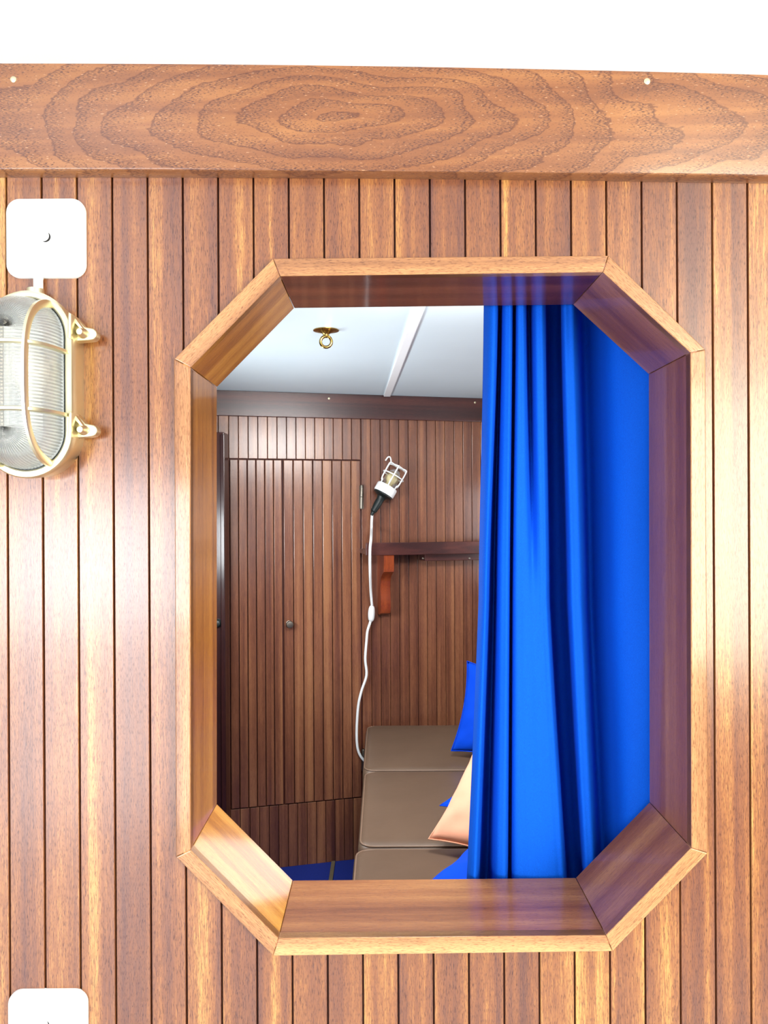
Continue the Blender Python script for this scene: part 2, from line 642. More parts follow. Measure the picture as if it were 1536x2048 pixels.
# backing of the bulkhead: a slab with the octagon cut out
bm = bmesh.new()
outer_rect = [(X_L, 0.0), (X_R, 0.0), (X_R, Z_HI), (X_L, Z_HI)]
for y in (0.9665, 1.086):
    es = []
    for loop in (outer_rect, [(p.x, p.y) for p in CUT]):
        vs = [bm.verts.new((x, y, z)) for x, z in loop]
        es += [bm.edges.new((vs[i], vs[(i + 1) % len(vs)])) for i in range(len(vs))]
    bmesh.ops.triangle_fill(bm, edges=es, use_beauty=True)
bm.verts.ensure_lookup_table()
for s, c in ((0, 4), (4, 8)):
    for i in range(c):
        j = (i + 1) % c
        bm.faces.new((bm.verts[s + i], bm.verts[s + j], bm.verts[12 + s + j], bm.verts[12 + s + i]))
wall_front = structure(obj('wall_front', bm, M_groove))
PITCH = 70.6
GAP = 0.0023
for i in range(-7, 26):
    x0 = at(15.5 + PITCH * i, 1024, YP).x + GAP / 2
    x1 = at(15.5 + PITCH * (i + 1), 1024, YP).x - GAP / 2
    if x0 < X_L or x1 > X_R:
        continue
    for poly in plank_outlines(x0, x1, Z_LO, Z_HI - 0.005, CUT):
        dy = random.uniform(-0.0003, 0.0003)
        obj('plank', prism(poly, YP + dy, YP + 0.0064, 0.0006, 2), M_plank, wall_front)

# octagonal opening: mitred face boards and deep reveal boards
window = empty_struct('window_1', Matrix.Translation((at(880, 1210, YT).x, YT, at(880, 1210, YT).z)))
CEN = sum(INNER, Vector((0, 0))) / 8
for i in range(8):
    j = (i + 1) % 8
    a, b = INNER[i], INNER[j]
    mid = (a + b) / 2
    ux = (b - a).normalized()
    if ux.x < 0 and abs(ux.x) > 0.5:
        ux = -ux
    ang = math.atan2(ux.y, ux.x)
    R = Matrix.Translation((mid.x, YT, mid.y)) @ Matrix.Rotation(-ang, 4, 'Y')
    Mloc = wm(window).inverted() @ R
    inv = R.inverted()

    def loc2(p):
        q = inv @ Vector((p.x, YT, p.y))
        return (q.x, q.z)
    eps = 0.00025
    # face board
    quad = [loc2(OUTER[i]), loc2(OUTER[j]), loc2(b), loc2(a)]
    cx = sum(q[0] for q in quad) / 4
    cz = sum(q[1] for q in quad) / 4
    quad = [(x - eps * (1 if x > cx else -1), z) for x, z in quad]
    obj('frame_board', prism(quad, 0.0, YP - YT + 0.004, 0.0012, 3), M_trim, window, Mloc)
    # reveal board (inside face of the deep opening)
    na, nb = (a - CEN).normalized(), (b - CEN).normalized()
    th = 0.011
    ao, bo = a + na * th * 1.08, b + nb * th * 1.08
    quad = [loc2(a), loc2(b), loc2(bo), loc2(ao)]
    cx = sum(q[0] for q in quad) / 4
    quad = [(x - eps * (1 if x > cx else -1), z) for x, z in quad]
    bb = prism(quad, 0.0005, YB - YT)
    ed = [e for e in bb.edges if abs(e.verts[0].co.z) < 1e-4 and abs(e.verts[1].co.z) < 1e-4]
    bmesh.ops.recalc_face_normals(bb, faces=bb.faces)
    bmesh.ops.bevel(bb, geom=ed, offset=0.0009, segments=2, affect='EDGES', profile=0.5)
    obj('reveal_board', bb, M_reveal_lit if i in (5, 6, 7) else M_reveal_shaded if i == 0 else M_reveal, window, Mloc)  # lit tone on the left-hand boards, shaded tone on the top one

# ------------------------------------------------------------------ deck beam and deckhead
KNOT = at(668, 234, 0.9375)
trim_1 = empty_struct('trim_1', Matrix.Translation(KNOT))
YBF = 0.9375
top, bot = [], []
xs = [-440 + 60 * k for k in range(41)]
for x in xs:
    top.append(at(x, 127 + 9.75e-6 * x * x, YBF))
    bot.append(at(x, 339.5 - 0.0013 * x + 5.9e-6 * x * x, YBF))
bm = bmesh.new()
rows = []
for t, b in zip(top, bot):
    c = 0.0022
    rows.append([bm.verts.new(v) for v in ((t.x, 0.9665, t.z + 0.012), (t.x, YBF, t.z + 0.012), (b.x, YBF, b.z + c),
                                           (b.x, YBF + 0.0006, b.z + 0.0009), (b.x, YBF + c, b.z), (b.x, 0.9595, b.z))])
for A, B in zip(rows, rows[1:]):
    for k in range(5):
        bm.faces.new((A[k], A[k + 1], B[k + 1], B[k]))
bm.faces.new(rows[0])
bm.faces.new(rows[-1][::-1])
beam = obj('beam', bm, M_beam, trim_1, smooth=40, world=True)


def slotted_screw(p, r, mat, parent, direction=Vector((0, -1, 0)), name='screw', tilt=0.2):
    b = lathe([(0, 0), (r, 0), (r * 0.96, r * 0.18), (r * 0.6, r * 0.34), (0, r * 0.4)], 20)
    join(b, box(-r * 0.85, r * 0.85, -r * 0.1, r * 0.1, r * 0.3, r * 0.42))
    q = direction.to_track_quat('Z', 'Y').to_matrix().to_4x4()
    b.transform(Matrix.Translation(p) @ q @ Matrix.Rotation(tilt, 4, 'Z'))
    return obj(name, b, mat, parent, smooth=40, world=True)


for px, py in ((27, 159), (1294, 163)):
    slotted_screw(at(px, py, YBF), 0.0039, M_brass, trim_1)

bm = bmesh.new()
rows = []
xs2 = [-1500 + 150 * k for k in range(31)]
for x in xs2:
    t = at(x, 127 + 9.75e-6 * x * x, YBF)
    rows.append([bm.verts.new(v) for v in ((t.x, 0.9375, t.z), (t.x, -2.2, t.z), (t.x, -2.2, t.z + 0.02), (t.x, 0.9375, t.z + 0.02))])
for A, B in zip(rows, rows[1:]):
    for k in range(4):
        bm.faces.new((A[k], A[(k + 1) % 4], B[(k + 1) % 4], B[k]))
bm.faces.new(rows[0])
bm.faces.new(rows[-1][::-1])
structure(obj('ceiling', bm, M_white_ceiling, smooth=30))

# floor of both cabins
structure(obj('floor', box(-5, 5, -7, 0.96, -0.03, 0.0), M_sole))
structure(obj('floor', box(X_L, X_R, 1.086, 3.5, -0.03, 0.0), M_carpet))

# ================================================================== CABIN BEYOND
ZC = 1.913
structure(obj('ceiling', box(X_L, X_R, 1.086, 3.5, ZC, ZC + 0.02), M_back_ceiling))
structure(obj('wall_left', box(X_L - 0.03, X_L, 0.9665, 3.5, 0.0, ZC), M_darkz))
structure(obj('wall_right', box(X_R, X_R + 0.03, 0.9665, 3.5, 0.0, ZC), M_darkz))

wall_back = structure(obj('wall_back', box(-0.85, 0.85, 0.012, 0.035, 0.0, ZC), M_groove, None, BWM))
# column edges in the wall's own frame
uDL, uDJ, uDR = bw(458, 1024).x, bw(565.5, 1024).x, bw(722, 1024).x
zDT, zDB = bw(590, 919).z, bw(590, 1607).z
zBeam = bw(700, 838).z


def plank_run(parent, u0, u1, n, z0, z1, y0=0.0, gap=0.0022, mat=M_back, name='plank', thick=0.011, bev=0.0012):
    w = (u1 - u0) / n
    src = None
    for k in range(n):
        Mx = Matrix.Translation((u0 + w * (k + 0.5), y0 + random.uniform(-0.0006, 0.0006), (z0 + z1) / 2))
        if src is None:
            hw, hh = w / 2 - gap / 2, (z1 - z0) / 2
            src = obj(name, prism([(-hw, -hh), (hw, -hh), (hw, hh), (-hw, hh)], 0.0, thick, bev, 2), mat, parent, Mx)
        else:
            share(name, src, parent, Mx)


pitch = (uDR - uDJ) / 8
plank_run(wall_back, uDL - pitch * 6, uDL, 6, 0.0, ZC - 0.005)
plank_run(wall_back, uDL, uDR, 14, zDT + 0.002, ZC - 0.005)
plank_run(wall_back, uDL, uDR, 14, 0.0, zDB - 0.002)
plank_run(wall_back, uDR + 0.002, uDR + 0.002 + pitch * 26, 26, 0.0, ZC - 0.005)

door_1 = empty_struct('door_1', BWM @ Matrix.Translation(((uDL + uDJ) / 2, 0, zDB)))
door_2 = empty_struct('door_2', BWM @ Matrix.Translation(((uDJ + uDR) / 2, 0, zDB)))
for d, a, b, n in ((door_1, uDL, uDJ, 6), (door_2, uDJ, uDR, 8)):
    c = (a + b) / 2
    plank_run(d, a - c + 0.0025, b - c - 0.0025, n, 0.003, zDT - zDB - 0.003, y0=-0.004, gap=0.003, bev=0.002)

# knob on the right-hand leaf
k = bww(578, 1247, 0.004)
bm = lathe([(0.012, -0.001), (0.012, 0.002), (0.006, 0.004), (0.0055, 0.016), (0.013, 0.022), (0.0155, 0.030), (0.013, 0.037), (0, 0.039)], 24)
bm.transform(Matrix.Translation(k) @ BN.to_track_quat('Z', 'Y').to_matrix().to_4x4())
obj('knob', bm, M_steel, door_2, smooth=35, world=True)


def hinge(px, y0, y1):
    a, b = bw(px, y0, 0.008), bw(px, y1, 0.008)
    h = (a.z - b.z)
    bm = lathe([(0, 0), (0.0075, 0.0), (0.0085, 0.004), (0.0085, h / 2 - 0.001), (0.0075, h / 2), (0.0085, h / 2 + 0.001), (0.0085, h - 0.004), (0.007, h), (0, h)], 16)
    bm.transform(Matrix.Translation((a.x, -0.009, b.z)))
    box(a.x - 0.009, a.x + 0.009, -0.0045, 0.0005, b.z + 0.004, a.z - 0.004, bm=bm)
    bm.transform(BWM)
    obj('hinge', bm, M_steel, door_2, smooth=35, world=True)


hinge(723, 970, 1018)
hinge(727, 1498, 1541)

# dark beam at the head of the far bulkhead
trim_2 = empty_struct('trim_2', BWM @ Matrix.Translation((0, -0.018, zBeam)))
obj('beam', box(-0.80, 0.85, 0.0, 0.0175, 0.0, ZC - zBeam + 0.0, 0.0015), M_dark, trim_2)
for px, py in ((658, 797), (950, 805)):
    slotted_screw(bww(px, py, 0.018), 0.0045, M_brass, trim_2, BN)

# batten along the deckhead
a, b = Vector((0.0845, 1.80, ZC)), Vector((0.015, 3.165, ZC))
L_ = (b - a).length
Mb = Matrix.Translation((a + b) / 2) @ Matrix.Rotation(math.atan2((b - a).y, (b - a).x), 4, 'Z')
structure(obj('trim_3', box(-L_ / 2 - 0.4, L_ / 2, -0.014, 0.014, -0.009, 0.001, 0.0025), M_white_paint, None, Mb))

# strip across the blue floor
trim_4 = structure(obj('trim_4', box(-0.222, -0.206, 1.2, 3.145, 0.0, 0.006, 0.002), M_strip))

# dark locker side at the far left, with a black catch
p = at(450, 1250, 2.95)
ztop = at(448, 864, 2.95).z
locker = thing('locker', (p.x - 0.04, 2.95, 0.0), 'dark mahogany locker end standing upright at far left inside the opening', 'locker')
bm = box(p.x - 0.09, p.x, 2.95, 3.03, 0.0, ztop, 0.004)
obj('side_panel', bm, M_darkz, locker, world=True)
bm = box(p.x - 0.013, p.x + 0.004, 2.935, 2.9505, 0.0, ztop - 0.01, 0.003)
obj('edge_strip', bm, M_darkz, locker, world=True)
bm = lathe([(0.016, 0), (0.016, 0.006), (0.010, 0.012), (0.012, 0.022), (0, 0.026)], 20)
bm.transform(Matrix.Translation(at(436, 1246, 2.95)) @ Vector((0, -1, 0)).to_track_quat('Z', 'Y').to_matrix().to_4x4())
ct = obj('catch', bm, M_black, locker, smooth=40, world=True)
ct['label'] = 'black catch'

# ------------------------------------------------------------------ shelf
sd = 0.13
l = bw(732, 1098, sd)
r_ = l.x + 0.75
zt, zb = bw(800, 1085, sd).z, bw(800, 1110, sd).z
shelf = thing('shelf', BWM @ Vector((l.x + 0.3, -sd / 2, zb)), 'dark mahogany wall shelf on a curved bracket, beyond the hanging lamp cord', 'shelf')
bm = box(l.x, r_, -sd, -sd + 0.016, zb, zt, 0.002)
bm.transform(BWM)
obj('fiddle', bm, M_dark, shelf, world=True)
bm = box(l.x, r_, -sd + 0.016, 0.0, zb + 0.004, zb + 0.022, 0.001)
bm.transform(BWM)
obj('board', bm, M_dark, shelf, world=True)
cl = bw(829, 1117, 0.03)
bm = box(cl.x + 0.03, r_, -0.03 - 0.05, 0.0, zb - 0.030, zb + 0.003, 0.002)
bm.transform(BWM)
cleat = obj('cleat', bm, M_dark, shelf, world=True)
for px in (846, 939):
    slotted_screw(bww(px, 1117, 0.08), 0.0042, M_steel, cleat, BN)
br0, br1 = bw(766, 1150, 0.10).x, bw(786, 1150, 0.10).x
zlow = bw(776, 1230, 0.05).z
zA, zS, zBz = zb + 0.003, bw(776, 1143, 0.09).z, bw(776, 1168, 0.05).z
prof = [(0.0, zA), (-0.118, zA), (-0.118, zS + 0.012), (-0.113, zS), (-0.095, zS - 0.008), (-0.07, zS - 0.022), (-0.055, zS - 0.040), (-0.052, zBz - 0.02),
        (-0.058, zBz - 0.06), (-0.060, zlow + 0.03), (-0.050, zlow + 0.008), (-0.035, zlow), (0.0, zlow)]
bm = bmesh.new()
A = [bm.verts.new((br0, y, z)) for y, z in prof]
B = [bm.verts.new((br1, y, z)) for y, z in prof]
bm.faces.new(A)
bm.faces.new(B[::-1])
for i in range(len(prof)):
    j = (i + 1) % len(prof)
    bm.faces.new((A[j], A[i], B[i], B[j]))
bmesh.ops.recalc_face_normals(bm, faces=bm.faces)
bm.transform(BWM)
br = obj('bracket', bm, M_bracket, shelf, smooth=35, world=True)
br['label'] = 'reddish curved wooden bracket'

# ------------------------------------------------------------------ settee
ST = 0.564      # seat top


def cushion(name, x0, x1, y0, y1, z1, h, label, group):
    root = thing(name, ((x0 + x1) / 2, (y0 + y1) / 2, z1 - h), label, 'seat cushion', group)
    b = bmesh.new()
    nx, ny = 18, 18
    rr = 0.028
    hx, hy = (x1 - x0) / 2, (y1 - y0) / 2

    def sec(i, n, half):
        # denser towards the rim
        t = -1 + 2 * i / n
        return half * (t if abs(t) < 0.01 else math.copysign(abs(t) ** 0.7, t))
    layers = [(-1, 0.0), (-0.9, 0.75), (-0.7, 1.0), (0.35, 1.0), (0.62, 0.86), (0.82, 0.6), (0.95, 0.25), (1.0, 0.0)]
    rings = []
    steps = 14
    ring_def = []
    for s in range(4):
        ring_def.append((-h / 2 + rr * (1 - math.cos(s / 3 * PI / 2)), rr * (1 - math.sin(s / 3 * PI / 2))))
    for s in range(6):
        ring_def.append((h / 2 - rr * (1 - math.sin(s / 5 * PI / 2)), rr * (1 - math.cos(s / 5 * PI / 2))))
    for z, inset in ring_def:
        pts = []
        ax, ay = hx - inset, hy - inset
        cr = 0.035
        for (sx, sy, a0) in ((1, 1, 0), (-1, 1, 90), (-1, -1, 180), (1, -1, 270)):
            for q in range(6):
                an = math.radians(a0 + 90 * q / 5)
                pts.append((sx * (ax - cr) + cr * math.cos(an), sy * (ay - cr) + cr * math.sin(an), z))
            # along the side to the next corner
        rings.append([b.verts.new(p) for p in pts])
    m = len(rings[0])
    for A_, B_ in zip(rings, rings[1:]):
        for k_ in range(m):
            l_ = (k_ + 1) % m
            b.faces.new((A_[k_], A_[l_], B_[l_], B_[k_]))
    # crowned top, concentric shrink
    last = rings[-1]
    ax, ay = hx - rr, hy - rr
    for s in range(1, 7):
        f = 1 - s / 7
        cur = []
        for v in last if s == 1 else base_ring:
            c0 = v.co if s == 1 else v
            cur.append(c0.copy() if s == 1 else c0)
        if s == 1:
            base_ring = cur
        new = [b.verts.new((p.x * f, p.y * f, h / 2 + 0.010 * (1 - f ** 2) + 0.0016 * math.sin(9 * p.x * f * 4 + 31 * p.y * f))) for p in base_ring]
        for k_ in range(m):
            l_ = (k_ + 1) % m
            b.faces.new((last[k_], last[l_], new[l_], new[k_]))
        last = new
    b.faces.new(last)
    b.faces.new(rings[0][::-1])
    b.transform(Matrix.Translation(((x0 + x1) / 2, (y0 + y1) / 2, z1 - h / 2 - 0.006)))
    obj('cover', b, M_settee, root, smooth=45, world=True)
    # piping around the upper edge
    pts = []
    ax, ay = hx - rr * 0.25, hy - rr * 0.25
    cr = 0.035
    for (sx, sy, a0) in ((1, 1, 0), (-1, 1, 90), (-1, -1, 180), (1, -1, 270)):
        for q in range(6):
            an = math.radians(a0 + 90 * q / 5)
            pts.append(Vector(((x0 + x1) / 2 + sx * (ax - cr) + cr * math.cos(an), (y0 + y1) / 2 + sy * (ay - cr) + cr * math.sin(an), z1 - 0.006 - rr * 0.3)))
    obj('piping', tube(pts, 0.003, 8, closed=True, up=(0, 0, 1)), M_piping, root, smooth=60, world=True)
    return root


GS = 'taupe settee cushions'
YBK = 3.165
cushion('seat_cushion', -0.078, 0.58, 2.612, YBK, ST, 0.12, 'taupe leather settee cushion at the far end, against the planked bulkhead', GS)
cushion('seat_cushion', -0.074, 0.58, 2.018, 2.606, ST, 0.12, 'taupe leather settee cushion in the middle of the row, partly under the peach pillow', GS)
cushion('seat_cushion', -0.082, 0.58, 1.42, 2.010, ST, 0.12, 'taupe leather settee cushion nearest the opening, just above the sill', GS)
settee = thing('settee', (0.3, 2.3, 0.0), 'mahogany settee base carrying three taupe cushions along the right side', 'settee')
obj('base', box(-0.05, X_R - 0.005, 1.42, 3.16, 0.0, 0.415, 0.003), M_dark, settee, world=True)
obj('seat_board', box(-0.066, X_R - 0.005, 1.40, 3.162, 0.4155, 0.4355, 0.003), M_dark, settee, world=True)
backrest = thing('backrest_cushion', (0.67, 2.3, 0.44), 'long taupe backrest cushion along the right cabin side, behind the curtain', 'backrest')
obj('cover', box(0.612, X_R - 0.004, 1.44, 3.14, 0.4370, 0.94, 0.03, 4), M_settee, backrest, smooth=45, world=True)


# ------------------------------------------------------------------ throw pillows
def pillow(name, mat, loc, e1, lean, phi, w, h, t, label, seed, cat='pillow'):
    """loc: lower left corner; e1: direction of the lower edge; lean: degrees tipped back; phi: turned in its own plane"""
    root = thing(name, loc, label, cat, 'loose pillows on the settee')
    e1 = Vector(e1).normalized()
    hz = Vector((-e1.y, e1.x, 0)).normalized()
    e2 = (Vector((0, 0, 1)) * math.cos(math.radians(lean)) + hz * math.sin(math.radians(lean))).normalized()
    e2 = (e2 - e1 * e2.dot(e1)).normalized()
    f = math.radians(phi)
    a1, a2 = e1 * math.cos(f) - e2 * math.sin(f), e2 * math.cos(f) + e1 * math.sin(f)
    nn = a2.cross(a1)
    Mr = Matrix(((a1.x, -nn.x, a2.x, loc[0]), (a1.y, -nn.y, a2.y, loc[1]), (a1.z, -nn.z, a2.z, loc[2]), (0, 0, 0, 1))) @ Matrix.Translation((w / 2, 0, 0))
    n = 30
    b = bmesh.new()
    sides = []
    for s in (1, -1):
        g = []
        for i in range(n + 1):
            row = []
            for j in range(n + 1):
                u, v = -1 + 2 * i / n, -1 + 2 * j / n
                # sides draw in, corners stick out
                px_ = u * (1 - 0.11 * (1 - v * v) ** 1.0 * abs(u) ** 2)
                pz_ = v * (1 - 0.11 * (1 - u * u) ** 1.0 * abs(v) ** 2)
                prof_ = max(0.0, (1 - abs(u) ** 2.6)) ** 0.55 * max(0.0, (1 - abs(v) ** 2.6)) ** 0.55
                wr = noise.noise(Vector((u * 2.2 + seed, v * 2.2, s))) * 0.010 + noise.noise(Vector((u * 6 + seed, v * 6, s))) * 0.003
                edge = min(1.0, prof_ * 1.6)
                # creases running from the corners
                cr_ = 0.006 * math.sin(14 * (abs(u) - abs(v))) * max(0, abs(u) * abs(v)) ** 1.5 * edge
                y = -s * (t / 2 * prof_ + wr * edge + cr_)
                row.append((px_ * w / 2, y, (pz_ + 1) * h / 2))
            g.append(row)
        sides.append(g)
    V = {}
    for si, g in enumerate(sides):
        for i in range(n + 1):
            for j in range(n + 1):
                rim = i in (0, n) or j in (0, n)
                if rim and si == 1:
                    V[1, i, j] = V[0, i, j]
                else:
                    V[si, i, j] = b.verts.new(g[i][j])
    for si in (0, 1):
        for i in range(n):
            for j in range(n):
                q = [V[si, i, j], V[si, i + 1, j], V[si, i + 1, j + 1], V[si, i, j + 1]]
                if len(set(q)) == 4:
                    b.faces.new(q)
    b.transform(Mr)
    obj('cover', b, mat, root, smooth=180, world=True)
    # stitched seam
    rim = [V_ for V_ in ()]
    pts = []
    for (i, j) in [(i, 0) for i in range(n)] + [(n, j) for j in range(n)] + [(i, n) for i in range(n, 0, -1)] + [(0, j) for j in range(n, 0, -1)]:
        pts.append(Mr @ Vector(sides[0][i][j]))
    obj('seam', tube(pts, 0.0018, 6, closed=True), mat, root, smooth=60, world=True)
    return root


pillow('throw_pillow', M_blue_cloth, at(902, 1502, 2.70), (0.9, -0.4, 0), 22, 4, 0.32, 0.32, 0.10, 'blue throw pillow standing at the far end of the settee', 1.3)
pillow('throw_pillow', M_blue_cloth, at(880, 1611, 2.13), (0.8, -0.5, 0), 82, 0, 0.32, 0.30, 0.07, 'blue throw pillow hidden behind the peach one, only its corner showing', 4.1)
pillow('throw_pillow', M_orange_cloth, at(857, 1678, 1.955), (0.8, -0.55, 0), 45, 4, 0.36, 0.38, 0.11, 'peach orange throw pillow leaning on the settee beside the blue curtain', 7.7)
pillow('throw_pillow', M_blue_cloth, (0.035, 1.59, 0.632), (0.75, -0.66, 0.0), 82, 0, 0.42, 0.30, 0.10, 'blue throw pillow lying nearest, low behind the sill', 9.2)

# ------------------------------------------------------------------ eye bolt in the deckhead
pe = at(652, 660, 2.04)
eye = thing('eye_bolt', (pe.x, 2.04, ZC), 'brass eye bolt with round plate screwed to the white deckhead', 'eye bolt')
bm = lathe([(0, 0.0), (0.034, 0.0), (0.034, -0.002), (0.026, -0.004), (0.012, -0.008), (0.008, -0.012), (0.008, -0.016), (0, -0.016)], 32)
bm.transform(Matrix.Translation((pe.x, 2.04, ZC)))
obj('base_plate', bm, M_brass_old, eye, smooth=40, world=True)
pts = [Vector((pe.x + 0.0145 * math.cos(a), 2.04, ZC - 0.031 + 0.0145 * math.sin(a))) for a in [2 * PI * k / 28 for k in range(28)]]
obj('ring', tube(pts, 0.0042, 10, closed=True, up=(0, 1, 0)), M_brass_old, eye, smooth=60, world=True)

# ------------------------------------------------------------------ hanging inspection lamp
OFF = 0.055
base_p = bww(771, 980, OFF)              # centre of the white collar
tip_p = bww(803, 923, OFF)
axis = (tip_p - base_p).normalized()
S = 1.0
Q = axis.to_track_quat('Z', 'Y').to_matrix().to_4x4()
# keep the cage's own y axis pointing out of the wall
yb = (BN - axis * BN.dot(axis)).normalized()
xb = yb.cross(axis)
LM = Matrix(((xb.x, yb.x, axis.x, base_p.x), (xb.y, yb.y, axis.y, base_p.y), (xb.z, yb.z, axis.z, base_p.z), (0, 0, 0, 1)))
lamp = thing('inspection_lamp', bww(744, 1030, OFF), 'white caged hand lamp with black grip hung crooked on the planked bulkhead', 'hand lamp')
bm = lathe([(0, -0.018), (0.042, -0.018), (0.044, -0.014), (0.044, 0.014), (0.042, 0.018), (0.034, 0.018), (0.034, 0.010), (0, 0.010)], 32)
bm.transform(LM)
obj('collar', bm, M_white_plastic, lamp, smooth=40, world=True)
bm = lathe([(0, -0.0175), (0.040, -0.0175), (0.041, -0.024), (0.032, -0.028), (0.020, -0.034), (0.016, -0.044), (0.0165, -0.060), (0.0145, -0.085), (0.0125, -0.100), (0.008, -0.104), (0.0065, -0.118), (0, -0.120)], 24)
bm.transform(LM)
grip = obj('grip', bm, M_black, lamp, smooth=40, world=True)
grip['label'] = 'black rubber grip'
bm = lathe([(0.030, 0.012), (0.031, 0.03), (0.031, 0.055), (0.027, 0.078), (0.016, 0.092), (0, 0.096)], 24)
bm.transform(LM)
obj('glass_jar', bm, M_jar, lamp, smooth=60, world=True)
bm = lathe([(0.011, 0.010), (0.012, 0.026), (0.013, 0.032), (0.020, 0.046), (0.022, 0.056), (0.018, 0.070), (0.008, 0.077), (0, 0.078)], 20)
bm.transform(LM)
obj('bulb', bm, M_bulb_amber, lamp, smooth=60, world=True)
cage = bmesh.new()
for k_ in range(6):
    a = 2 * PI * (k_ + 0.3) / 6
    ca, sa = math.cos(a), math.sin(a)
    prof = [(0.037, 0.014), (0.037, 0.030), (0.044, 0.040), (0.045, 0.070), (0.045, 0.100), (0.040, 0.108), (0.020, 0.109), (0.0, 0.109)]
    join(cage, tube(spline([(r * ca, r * sa, z) for r, z in prof], 4), 0.0028, 8))
for r, z in ((0.0455, 0.066), (0.021, 0.1095)):
    join(cage, tube([(r * math.cos(2 * PI * q / 24), r * math.sin(2 * PI * q / 24), z) for q in range(24)], 0.0026, 8, closed=True, up=(0, 0, 1)))
cage.transform(LM)
obj('guard_cage', cage, M_white_plastic, lamp, smooth=60, world=True)
hk = spline([(0.034, 0, 0.106), (0.040, 0, 0.116), (0.050, 0, 0.126), (0.058, 0, 0.122), (0.060, 0, 0.104)], 6)
bm = tube(hk, 0.0030, 8)
bm.transform(LM)
obj('hook', bm, M_white_plastic, lamp, smooth=60, world=True)
cord_px = [(744.5, 1026, .052), (743.5, 1040, .045), (743, 1057, .035), (742, 1078, .14), (740, 1099, .150), (740, 1140, .130), (741.5, 1182, .06), (744, 1213, .03), (743, 1228, .02), (740.5, 1244, .02),
           (735, 1262, .02), (733, 1282, .02), (730.5, 1318, .02), (733, 1350, .02), (723, 1382, .02), (716.5, 1412, .02), (713.5, 1457, .02), (714.5, 1491, .02), (720, 1510, .02), (731, 1524, .02), (741, 1533, .02)]
cp = [bww(x, y, o) for x, y, o in cord_px]
bm = tube(spline(cp, 6), 0.0055, 10)
cord = obj('cord', bm, M_white_plastic, lamp, smooth=60, world=True)
s0, s1 = bww(744, 1211, .03), bww(742, 1243, .02)
pts = [s0.lerp(s1, t) for t in [k_ / 12 for k_ in range(13)]]
bm = tube(pts, lambda t: 0.006 + 0.0085 * math.sin(PI * min(max(t, 0), 1)) ** 0.45, 14, sx=1.0, sy=0.9)
obj('switch', bm, M_white_plastic, cord, smooth=50, world=True)

# ================================================================== CURTAIN
ctop, cbot = 560, 1800
KEYS = [  # px at y=640, 1200, 1700 and depth (mm behind the reveal) at the same heights
    ((967, 957, 936), (30, 26, 22)),
    ((980, 966, 945), (10, 8, 8)),
    ((993, 975, 956), (10, 10, 10)),
    ((998, 982, 964), (60, 70, 70)),
    ((1001, 989, 977), (70, 85, 90)),
    ((1005, 996, 988), (20, 22, 24)),
    ((1015, 1008, 1002), (7, 8, 8)),
    ((1024, 1018, 1014), (12, 12, 12)),
    ((1028, 1022, 1020), (70, 66, 60)),
    ((1033, 1027, 1026), (14, 14, 14)),
    ((1042, 1042, 1050), (7, 6, 6)),
    ((1050, 1056, 1070), (14, 6, 5)),
    ((1058, 1066, 1084), (70, 8, 6)),
    ((1067, 1077, 1098), (18, 8, 6)),
    ((1078, 1086, 1113), (8, 8, 8)),
    ((1089, 1096, 1127), (20, 20, 18)),
    ((1097, 1105, 1135), (125, 125, 110)),
    ((1119, 1129, 1158), (125, 120, 100)),
    ((1124, 1138, 1165), (22, 22, 20)),
    ((1138, 1152, 1178), (9, 9, 9)),
    ((1152, 1167, 1191), (22, 22, 20)),
    ((1166, 1178, 1202), (125, 120, 95)),
    ((1190, 1200, 1224), (105, 95, 76)),
    ((1226, 1236, 1256), (34, 28, 26)),
    ((1300, 1300, 1310), (11, 10, 10)),
    ((1350, 1350, 1350), (24, 24, 24)),
    ((1392, 1392, 1392), (18, 18, 18)),
]


def tri(vals, y):
    a, b, c = vals
    if y < 1200:
        t = (y - 640) / 560
        t = max(t, -0.15)
        s = t * t * (3 - 2 * t) if 0 <= t <= 1 else t * 0.3
        return a + (b - a) * (0.5 * t + 0.5 * s)
    t = (y - 1200) / 500
    return b + (c - b) * (t + 0.15 * t * t) / 1.15 if t <= 1.0 else c + (c - b) * (t - 1) * 1.1


curtain = thing('curtain', at(1130, 580, 1.13), 'bright blue cloth curtain hanging in folds across the right half of the opening', 'curtain')
bm = bmesh.new()
rows = []
NR = 70
for k_ in range(NR + 1):
    y = ctop + (cbot - ctop) * k_ / NR
    pts = []
    for xs_, ys_ in KEYS:
        px = tri(xs_, y)
        dep = tri(ys_, y)
        Y = 1.104 + dep / 1000.0
        pts.append((px, Y, 0))
    row = []
    for q in spline(pts, 6):
        wob = 0.0012 * math.sin(q.x * 0.05 + y * 0.011)
        row.append(bm.verts.new(at(q.x, y, q.y + wob)))
    rows.append(row)
for A, B in zip(rows, rows[1:]):
    for i in range(len(A) - 1):
        bm.faces.new((A[i], A[i + 1], B[i + 1], B[i]))
cl_o = obj('cloth', bm, M_curtain, curtain, smooth=180, world=True)
sol = cl_o.modifiers.new('thickness', 'SOLIDIFY')
sol.thickness = 0.0012
sol.offset = 1
za = at(1000, 556, 1.13).z
bm = tube([(-0.30, 1.128, za + 0.012), (0.60, 1.128, za + 0.012)], 0.006, 12)
obj('curtain_rod', bm, M_brass_old, curtain, smooth=60, world=True)

# ================================================================== BRASS BULKHEAD LIGHT
LX = -0.427
LZ = CAMZ + 0.155
HS = 0.0565           # half of the straight length


def stadium(r, n=24, hs=HS):
    pts = []
    for k_ in range(n + 1):
        a = PI * k_ / n
        pts.append((r * math.cos(a), hs + r * math.sin(a)))
    for k_ in range(n + 1):
        a = PI + PI * k_ / n
        pts.append((r * math.cos(a), -hs + r * math.sin(a)))
    return pts


